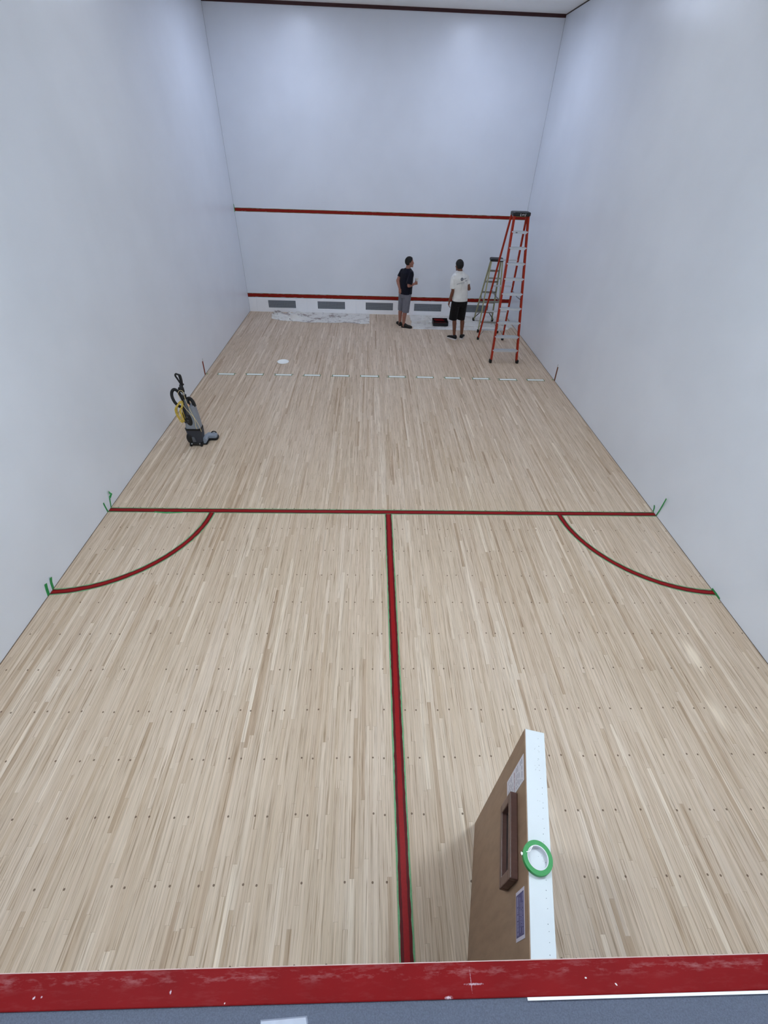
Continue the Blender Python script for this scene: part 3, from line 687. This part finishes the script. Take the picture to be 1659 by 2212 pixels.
# ------------------------------------------------------------------ people
def finish(bm, name, m, parent, voxel, smooth_it=4, fac=.5):
    me = bpy.data.meshes.new('tmp'); bm.to_mesh(me); bm.free()
    o = bpy.data.objects.new('tmp', me); C.objects.link(o)
    r = o.modifiers.new('r', 'REMESH'); r.mode = 'VOXEL'; r.voxel_size = voxel
    s = o.modifiers.new('s', 'SMOOTH'); s.iterations = smooth_it; s.factor = fac
    dg = bpy.context.evaluated_depsgraph_get(); dg.update()
    nm = bpy.data.meshes.new_from_object(o.evaluated_get(dg)); nm.name = name
    bpy.data.objects.remove(o)
    nm.materials.clear()
    return link(name, nm, m, parent, smooth=True)
def loft_body(bm, secs, n=28, flat=True):
    """secs: (center xyz, rx, ry, yaw, superellipse power)"""
    rings = []
    for c, rx, ry, yaw in secs:
        c = V(c); r = []
        for k in range(n):
            a = 2*PI*k/n; ca, sa = math.cos(a), math.sin(a); p = 2.4
            q = (abs(ca)**p+abs(sa)**p)**(-1/p); x, y = rx*ca*q, ry*sa*q
            r.append(c+V((x*math.cos(yaw)-y*math.sin(yaw), x*math.sin(yaw)+y*math.cos(yaw), 0)))
        rings.append(r)
    ring_loft(bm, rings)
def hand(bm, wrist, dirv, palm_n, r=1., curl=.5, side=1, spread=.0):
    """palm + four fingers + thumb; dirv along the hand, palm_n out of the palm, side: thumb side sign"""
    d = V(dirv).normalized(); n = V(palm_n); n = (n-d*n.dot(d)).normalized(); s = d.cross(n).normalized()*side
    w = V(wrist)
    p1 = w+d*.085*r
    for k in range(4):
        o = (k-1.5)*.019*r
        capsule(bm, w+s*o*.6+d*.012, p1+s*o, .015*r, .0125*r, 10)
        L_ = (.072, .082, .076, .060)[3-k]*r; rad = .0086*r if k != 0 else .0078*r
        a = p1+s*o; ang_ = curl*.6
        pos = a
        for seg in range(3):
            ang_ += curl*.55
            q = pos+(d*math.cos(ang_)+n*math.sin(ang_))*L_*(.45, .32, .25)[seg]+s*spread*(k-1.5)*.004
            capsule(bm, pos, q, rad*(1-.06*seg), rad*(1-.06*(seg+1)), 8); pos = q
    tb = w+s*.026*r+d*.02*r; t1 = tb+(s*.6+d*.75+n*.35).normalized()*.042*r; t2 = t1+(s*.15+d*.8+n*(.4+curl)).normalized()*.032*r
    capsule(bm, w+s*.012*r+d*.012*r, tb, .015*r, .0135*r, 8); capsule(bm, tb, t1, .0125*r, .011*r, 8); capsule(bm, t1, t2, .0105*r, .0088*r, 8)
def head(bm, c, yaw, tilt, s):
    """head with skull, jaw, nose, brow, lips, ears; looks along +x rotated by yaw"""
    R = Matrix.Rotation(yaw, 3, 'Z') @ Matrix.Rotation(tilt, 3, 'Y'); c = V(c)
    def P(x, y, z): return c+R @ V((x*s, y*s, z*s))
    ball(bm, P(-.012, 0, .018), (.098*s, .076*s, .098*s), 3, R)
    ball(bm, P(.020, 0, -.045), (.070*s, .060*s, .070*s), 3, R)
    capsule(bm, P(-.005, .036, -.062), P(.068, .016, -.098), .026*s, .019*s, 10); capsule(bm, P(-.005, -.036, -.062), P(.068, -.016, -.098), .026*s, .019*s, 10)
    ball(bm, P(.072, 0, -.100), (.020*s, .022*s, .017*s), 2, R)
    capsule(bm, P(.084, 0, .004), P(.098, 0, -.032), .0085*s, .0125*s, 10)
    for q in (-1, 1):
        ball(bm, P(.091, q*.010, -.037), .0085*s, 2)
        ball(bm, P(.074, q*.030, .014), (.014*s, .020*s, .008*s), 2, R)     # brow
        ball(bm, P(.068, q*.034, -.028), (.018*s, .020*s, .018*s), 2, R)    # cheek
        ball(bm, P(-.008, q*.076, -.010), (.017*s, .009*s, .030*s), 2, R @ Matrix.Rotation(-.2, 3, 'Y'))
        ball(bm, P(-.004, q*.076, -.030), (.010*s, .007*s, .012*s), 2, R)
    ball(bm, P(.086, 0, -.060), (.012*s, .024*s, .006*s), 2, R); ball(bm, P(.083, 0, -.071), (.012*s, .022*s, .007*s), 2, R)
def hair(c, yaw, tilt, s, parent, m, name='hair', front=.060, side=-.005, gray=None):
    """shell over the skull: swept cap cut above a hairline"""
    R = Matrix.Rotation(yaw, 3, 'Z') @ Matrix.Rotation(tilt, 3, 'Y'); c = V(c)
    b = BM(); ball(b, (0, 0, 0), 1, 5)
    kill = []
    for v in b.verts:
        x, y, z = v.co
        v.co = V((-.012+x*.108, y*.084, .020+z*.106))
        v.co += v.co.normalized()*(.003*nz(x*3, y*3, 2.5, z*7)+.002*nz(x*9, y*9, 2.5, z*18))
    for v in list(b.verts):
        x, y, z = v.co
        line = -.062 if x < -.035 else (-.062+(x+.035)/.055*.075 if x < .02 else (.013+(x-.02)*1.0))
        if x > front+.02*(z-.06)/.06 and z < .088: kill.append(v)
        elif z < line: kill.append(v)
    bmesh.ops.delete(b, geom=kill, context='VERTS')
    for v in b.verts: v.co = c+R @ (v.co*s)
    o = obj(name, b, m, parent, smooth=True); md = o.modifiers.new('t', 'SOLIDIFY'); md.thickness = .006; md.offset = -1
    return o
def shoe(parent, heel, toe, m_up, m_sole, s=1., accent=None):
    heel, toe = V(heel), V(toe); d = (toe-heel); L_ = d.length; d.normalize(); r = V((d.y, -d.x, 0))
    prof = [(0, .032, .0, .086), (.03, .039, .0, .108), (.10, .044, .0, .116), (.25, .045, .0, .118), (.36, .042, .0, .106), (.48, .044, .0, .090), (.62, .050, .0, .076), (.78, .053, .0, .066), (.90, .047, .0, .058), (.97, .034, .0, .048), (1, .018, .0, .036)]
    b = BM(); rings = []
    for u, w, z0, z1 in prof:
        c = heel+d*(u*L_); ring = []
        for k in range(16):
            a = 2*PI*k/16; x = math.cos(a)*w*s; z = .018+(z1-.018)*(.5+.5*math.sin(a)); x *= (1.0 if math.sin(a) < .3 else 1-.25*(math.sin(a)-.3))
            ring.append(c+r*x+V((0, 0, z*s)))
        rings.append(ring)
    ring_loft(b, rings); up = obj('shoe', b, m_up, parent, smooth=True)
    b = BM(); rings = []
    for z, k in ((.0, .96), (.006, 1.03), (.024, 1.03), (.030, .99)):
        ring = []
        for sd in (1, -1):
            for (u, w, _, _) in (prof if sd == 1 else prof[::-1]):
                ring.append(heel+d*((u*1.02-.01)*L_)+r*(sd*w*k*s)+V((0, 0, z*s)))
        rings.append(ring)
    ring_loft(b, rings); obj('sole', b, m_sole, up)
    b = BM()
    for k in range(4):
        c = heel+d*((.36+k*.06)*L_); zz = (.110-.011*k)*s
        tube(b, [c-r*.026*s+V((0, 0, zz-.014)), c-r*.010*s+V((0, 0, zz-.002)), c+r*.010*s+V((0, 0, zz-.002)), c+r*.026*s+V((0, 0, zz-.014))], .0028, 6)
    obj('laces', b, accent or m_sole, up)
    b = BM(); c0 = heel+d*(.20*L_)
    return up

def patch_on(target, parent, name, m, polys, origin, right, up, fwd, off=.002):
    """lay flat shapes (2D polygons in metres) on a garment's surface by projecting them along fwd"""
    me = target.data; bvh = BVHTree.FromPolygons([v.co for v in me.vertices], [tuple(p.vertices) for p in me.polygons])
    b = BM(); origin, right, up, fwd = V(origin), V(right), V(up), V(fwd)
    for poly in polys:
        vs = []
        for (x, z) in poly:
            p = origin+right*x+up*z-fwd*.6; h = bvh.ray_cast(p, fwd)
            if h[0] is None: vs = None; break
            vs.append(b.verts.new(h[0]-fwd*off))
        if vs: b.faces.new(vs)
    o = obj(name, b, m, parent); md = o.modifiers.new('t', 'SOLIDIFY'); md.thickness = .001
    return o
def seg_quads(x0, z0, x1, z1, w, n=4):
    dx, dz = x1-x0, z1-z0; L_ = math.hypot(dx, dz); nx, nz_ = -dz/L_*w/2, dx/L_*w/2; out = []
    for i in range(n):
        a, c = i/n, (i+1)/n
        out.append([(x0+dx*a-nx, z0+dz*a-nz_), (x0+dx*c-nx, z0+dz*c-nz_), (x0+dx*c+nx, z0+dz*c+nz_), (x0+dx*a+nx, z0+dz*a+nz_)])
    return out

def fabric(name, col, rough=.9, bs=14, st=.5):
    m = mat(name, col, rough, var=.08, scale=9, spec=.2, sheen=.1)
    nt = m.node_tree; bsd = nt.nodes['Principled BSDF']; g = NG(nt); tc = nt.nodes.new('ShaderNodeTexCoord')
    mp = nt.nodes.new('ShaderNodeMapping'); mp.inputs['Scale'].default_value = (1, 1, .45); mp.inputs['Rotation'].default_value = (0, .5, 0); nt.links.new(tc.outputs['Object'], mp.inputs[0])
    n = g.noise(mp.outputs[0], bs, 3., .5); bp = nt.nodes.new('ShaderNodeBump'); bp.inputs['Strength'].default_value = st; bp.inputs['Distance'].default_value = .03
    nt.links.new(n, bp.inputs['Height']); nt.links.new(bp.outputs['Normal'], bsd.inputs['Normal']); return m
def skin(name, col):
    m = mat(name, col, .5, var=.08, scale=18); m.node_tree.nodes['Principled BSDF'].inputs['Subsurface Weight'].default_value = .0; return m

# --- man in navy t-shirt and grey shorts, three-quarter back view, cup in right hand
P1 = thing('person', 'person in navy t-shirt and grey shorts holding a white cup, face turned right', 'person', (4.44, 12.62, 0))
o1 = V((4.44, 12.62, 0)); L = lambda x, y, z: V((x, y, z))-o1
a1 = math.radians(40); F1 = V((math.cos(a1), math.sin(a1), 0)); R1 = V((math.sin(a1), -math.cos(a1), 0)); yaw1 = a1-PI/2
S1 = skin('skin_man_in_navy', srgb(156, 106, 90))
pel = L(4.455, 12.62, .90); chest = L(4.475, 12.62, 1.25); nb = L(4.492, 12.615, 1.452)
b = BM()
hipL, hipR = pel-R1*.085-V((0, 0, .03)), pel+R1*.085-V((0, 0, .03))
kL, kR = L(4.372, 12.70, .475), L(4.487, 12.545, .465); aL, aR = L(4.362, 12.715, .085), L(4.452, 12.548, .085)
loft_body(b, [(pel-V((0, 0, .10)), .13, .09, yaw1), (pel, .165, .115, yaw1), (pel+V((.004, .002, .12)), .160, .125, yaw1), (chest, .170, .120, yaw1), (chest+V((.004, 0, .10)), .175, .105, yaw1), (nb-V((0, 0, .05)), .13, .08, yaw1), (nb, .065, .06, yaw1)])
for h_, k_, a_ in ((hipL, kL, aL), (hipR, kR, aR)):
    capsule(b, h_, k_, .088, .056); calf = k_.lerp(a_, .32)+V((0, 0, 0))-F1*.014
    capsule(b, k_, calf, .054, .060); capsule(b, calf, a_, .058, .036); capsule(b, a_, a_-V((0, 0, .04)), .037, .036)
shL, shR = L(4.362, 12.735, 1.355), L(4.575, 12.480, 1.350)
elR, wrR = L(4.528, 12.425, 1.085), L(4.668, 12.500, 1.115)
elL, wrL = L(4.250, 12.66, 1.15), L(4.300, 12.545, .985)
for s_, e_, w_ in ((shL, elL, wrL), (shR, elR, wrR)):
    capsule(b, s_, e_, .056, .044); m_ = e_.lerp(w_, .35); capsule(b, e_, m_, .043, .043); capsule(b, m_, w_, .042, .029)
hand(b, wrR+(wrR-elR).normalized()*.01, (wrR-elR).normalized(), V((.1, .9, .1)), 1., .95, 1)
hand(b, wrL, V((.20, -.12, -.95)), V((.35, .93, .1)), 1., .35, 1)
HC1 = L(4.532, 12.628, 1.592); HS = 1.04
capsule(b, nb-V((0, 0, .03)), HC1+V((-.02, 0, -.07)), .064, .060)
head(b, HC1, .10, -.05, HS)
finish(b, 'body', S1, P1, .005, 3)
hair(HC1, .10, -.05, HS, P1, mat('dark_hair', srgb(14, 12, 10), .8, var=.2, scale=60))
NAVY = fabric('navy_cotton', srgb(15, 16, 31), st=.8)
b = BM()
loft_body(b, [(pel+V((.004, 0, -.045)), .188, .152, yaw1), (pel+V((.006, 0, .05)), .186, .150, yaw1), (pel+V((.012, .004, .17)), .186, .150, yaw1), (chest, .190, .140, yaw1), (chest+V((.004, 0, .09)), .200, .126, yaw1), (nb-V((0, 0, .065)), .178, .108, yaw1), (nb-V((0, 0, .020)), .112, .086, yaw1), (nb+V((0, 0, .004)), .080, .070, yaw1)])
slR = shR.lerp(elR, .86); slL = shL.lerp(elL, .62)
capsule(b, nb-V((0, 0, .075)), shR, .070, .070); capsule(b, nb-V((0, 0, .075)), shL, .070, .068); capsule(b, shR-V((0, 0, .01)), slR, .074, .080, flat_b=True); capsule(b, shL-V((0, 0, .01)), slL, .070, .068, flat_b=True)
ts = finish(b, 't_shirt', NAVY, P1, .006, 5)
GS = fabric('grey_shorts_cloth', srgb(112, 112, 122), st=.8)
b = BM()
loft_body(b, [(pel-V((0, 0, .14)), .170, .132, yaw1), (pel-V((0, 0, .02)), .176, .138, yaw1), (pel+V((0, 0, .06)), .172, .136, yaw1)])
for h_, k_, rr_ in ((hipL, kL, .088), (hipR, kR, .094)):
    capsule(b, h_-V((0, 0, .02)), k_+V((0, 0, -.065))+F1*.004, .112, rr_, flat_b=True)
finish(b, 'shorts', GS, P1, .006, 4)
OL = mat('dark_olive_suede', srgb(34, 32, 28), .8, var=.15); 
shoe(P1, L(4.405, 12.575, 0), L(4.685, 12.490, 0), OL, RUBBER, 1.05)
shoe(P1, L(4.385, 12.675, 0), L(4.305, 12.925, 0), OL, RUBBER, 1.0)
# the cup he holds
wd = (wrR-elR).normalized(); cpos = o1+wrR+wd*.085+V((-.004, .034, -.045))
b = BM(); lathe(b, [(.027, 0), (.0275, .003), (.037, .145), (.039, .150), (.0385, .153), (.0355, .150), (.034, .140), (.0255, .006), (.001, .005)], n=32)
o = obj('cup', b, mat('white_cup', srgb(226, 226, 224), .5), smooth=True); o.location = cpos
tag(o, 'tall white cup in the right hand of the man in navy', 'cup')

# --- man in white t-shirt and black shorts, seen from behind
P2 = thing('person', 'person in white t-shirt and black shorts, back turned, hands down and forward', 'person', (5.82, 11.70, 0))
P2['label'] = 'person in white t-shirt and black shorts seen from behind, left arm hanging'
o2 = V((5.82, 11.70, 0)); L = lambda x, y, z: V((x, y, z))-o2
a2 = math.radians(103); F2 = V((math.cos(a2), math.sin(a2), 0)); R2 = V((math.sin(a2), -math.cos(a2), 0)); yaw2 = a2-PI/2
S2 = skin('skin_man_in_white', srgb(112, 68, 48))
pel = L(5.770, 11.71, .96); chest = L(5.725, 11.70, 1.33); nb = L(5.690, 11.70, 1.608)
b = BM()
hipL, hipR = pel-R2*.09-V((0, 0, .03)), pel+R2*.09-V((0, 0, .03))
kL, kR = L(5.690, 11.715, .52), L(5.900, 11.735, .52); aL, aR = L(5.735, 11.68, .095), L(5.940, 11.745, .095)
loft_body(b, [(pel-V((0, 0, .10)), .12, .085, yaw2), (pel, .155, .105, yaw2), (pel+V((-.015, 0, .14)), .140, .100, yaw2), (chest, .165, .108, yaw2), (chest+V((-.015, 0, .12)), .172, .098, yaw2), (nb-V((0, 0, .05)), .12, .075, yaw2), (nb, .062, .058, yaw2)])
for h_, k_, a_ in ((hipL, kL, aL), (hipR, kR, aR)):
    capsule(b, h_, k_, .080, .052); calf = k_.lerp(a_, .32)-F2*.014
    capsule(b, k_, calf, .050, .055); capsule(b, calf, a_, .053, .034); capsule(b, a_, a_-V((0, 0, .045)), .036, .035)
shL, shR = L(5.548, 11.667, 1.462), L(5.858, 11.74, 1.472)
elL, wrL = L(5.560, 11.65, 1.17), L(5.512, 11.70, .925)
elR, wrR = L(5.962, 11.715, 1.215), L(5.915, 11.935, 1.285)
for s_, e_, w_ in ((shL, elL, wrL), (shR, elR, wrR)):
    capsule(b, s_, e_, .052, .041); m_ = e_.lerp(w_, .35); capsule(b, e_, m_, .041, .041); capsule(b, m_, w_, .040, .028)
hand(b, wrL, V((-.10, .10, -1)), V((.95, .1, 0)), 1.02, .45, -1)
hand(b, wrR, V((-.3, .85, .3)), V((-.9, -.2, .3)), 1.02, .6, -1)
HC2 = L(5.652, 11.715, 1.722); hy = math.radians(114)
capsule(b, nb-V((0, 0, .03)), HC2+V((.02, -.012, -.07)), .062, .058)
head(b, HC2, hy, .04, 1.06)
finish(b, 'body', S2, P2, .005, 3)
hair(HC2, hy, .04, 1.06, P2, mat('greying_hair', srgb(26, 25, 25), .85, var=.6, scale=26))
WT = fabric('white_cotton', srgb(226, 226, 224), st=.8)
b = BM()
loft_body(b, [(pel+V((-.002, 0, -.015)), .196, .142, yaw2), (pel+V((-.006, 0, .10)), .190, .138, yaw2), (pel+V((-.022, 0, .22)), .184, .134, yaw2), (chest+V((0, 0, .02)), .190, .132, yaw2), (chest+V((-.014, 0, .12)), .200, .120, yaw2), (nb-V((0, 0, .085)), .180, .100, yaw2), (nb-V((0, 0, .028)), .112, .080, yaw2), (nb+V((0, 0, .006)), .074, .066, yaw2)])
capsule(b, nb-V((0, 0, .085)), shL, .064, .064); capsule(b, nb-V((0, 0, .085)), shR, .064, .064); capsule(b, shL-V((0, 0, .01)), shL.lerp(elL, .80)+V((-.008, 0, 0)), .072, .078, flat_b=True); capsule(b, shR-V((0, 0, .01)), shR.lerp(elR, .60), .070, .070, flat_b=True)
ts = finish(b, 't_shirt', WT, P2, .006, 5)
INK = mat('faded_shirt_print', srgb(84, 92, 108), .9)
polys = []
lx, lz = 0.020, 0.0
for rr_, w_ in ((.034, .016), (.016, .012)):
    for k in range(16):
        a, c = 2*PI*k/16, 2*PI*(k+1)/16
        if rr_ == .016 and k % 4 == 0: continue
        polys.append([(lx+rr_*math.cos(a), lz+rr_*math.sin(a)), (lx+rr_*math.cos(c), lz+rr_*math.sin(c)), (lx+(rr_-w_)*math.cos(c), lz+(rr_-w_)*math.sin(c)), (lx+(rr_-w_)*math.cos(a), lz+(rr_-w_)*math.sin(a))])
for (x0, z0, x1, z1, w_) in ((.064, -.006, .070, .014, .007), (.078, -.002, .092, .016, .007), (.096, .002, .102, .018, .007), (.106, .006, .122, .010, .007), (.118, .010, .126, .026, .008),
                             (.118, -.044, .134, -.030, .018), (.142, -.034, .168, -.028, .005),
                             (-.095, -.108, -.030, -.090, .008), (-.030, -.090, .090, -.060, .006), (.010, -.104, .090, -.082, .005)):
    polys += seg_quads(x0, z0, x1, z1, w_)
patch_on(ts, ts, 'shirt_print', INK, polys, L(5.715, 11.70, 1.452), (1, 0, 0), (0, 0, 1), (0, 1, 0))
BS = fabric('black_shorts_cloth', srgb(17, 15, 16), st=.8)
b = BM()
loft_body(b, [(pel-V((0, 0, .14)), .176, .124, yaw2), (pel-V((0, 0, .02)), .180, .128, yaw2), (pel+V((0, 0, .05)), .172, .124, yaw2)])
for h_, k_, s_ in ((hipL, kL, -1), (hipR, kR, 1)):
    capsule(b, h_-V((0, 0, .02))+R2*s_*.01, k_+V((-.035 if s_ < 0 else -.035, 0, -.03)), .110, .106 if s_ < 0 else .100, flat_b=True)
finish(b, 'shorts', BS, P2, .006, 4)
BK = mat('black_trainer_mesh', srgb(14, 14, 16), .75, var=.2); WS = mat('white_trainer_sole', srgb(214, 206, 206), .6)
shoe(P2, L(5.785, 11.620, 0), L(5.585, 11.815, 0), BK, WS, 1.08)
shoe(P2, L(5.925, 11.680, 0), L(6.020, 11.940, 0), BK, WS, 1.08)

# ------------------------------------------------------------------ camera, world, render settings
cam = bpy.data.cameras.new('camera'); co = bpy.data.objects.new('camera', cam); C.objects.link(co)
A = [[0.9993925263542934, -0.020425055665159814, 0.0282381898898931], [-0.00836272067591272, 0.6460394043257479, 0.7632582478828315], [-0.0338325755756076, -0.7630307367068171, 0.6454761433782142]]
CAMLOC = [3.5465, -0.08520000000000039, 3.9679]
co.matrix_world = Matrix(((A[0][0], A[1][0], A[2][0], CAMLOC[0]), (A[0][1], A[1][1], A[2][1], CAMLOC[1]), (A[0][2], A[1][2], A[2][2], CAMLOC[2]), (0, 0, 0, 1)))
cam.sensor_fit = 'HORIZONTAL'; cam.sensor_width = 36; cam.lens = 951.5919/1659*36; cam.clip_start = .01; cam.clip_end = 100
sc = bpy.context.scene; sc.camera = co
w = bpy.data.worlds.new('world'); sc.world = w; w.use_nodes = True
w.node_tree.nodes['Background'].inputs[0].default_value = (.8, .85, .9, 1); w.node_tree.nodes['Background'].inputs[1].default_value = .02
sc.view_settings.view_transform = 'Standard'; sc.view_settings.look = 'None'; sc.view_settings.gamma = 1; sc.view_settings.exposure = 0.0
sc.view_settings.use_curve_mapping = False
sc.cycles.use_denoising = True; sc.cycles.max_bounces = 10; sc.cycles.diffuse_bounces = 6
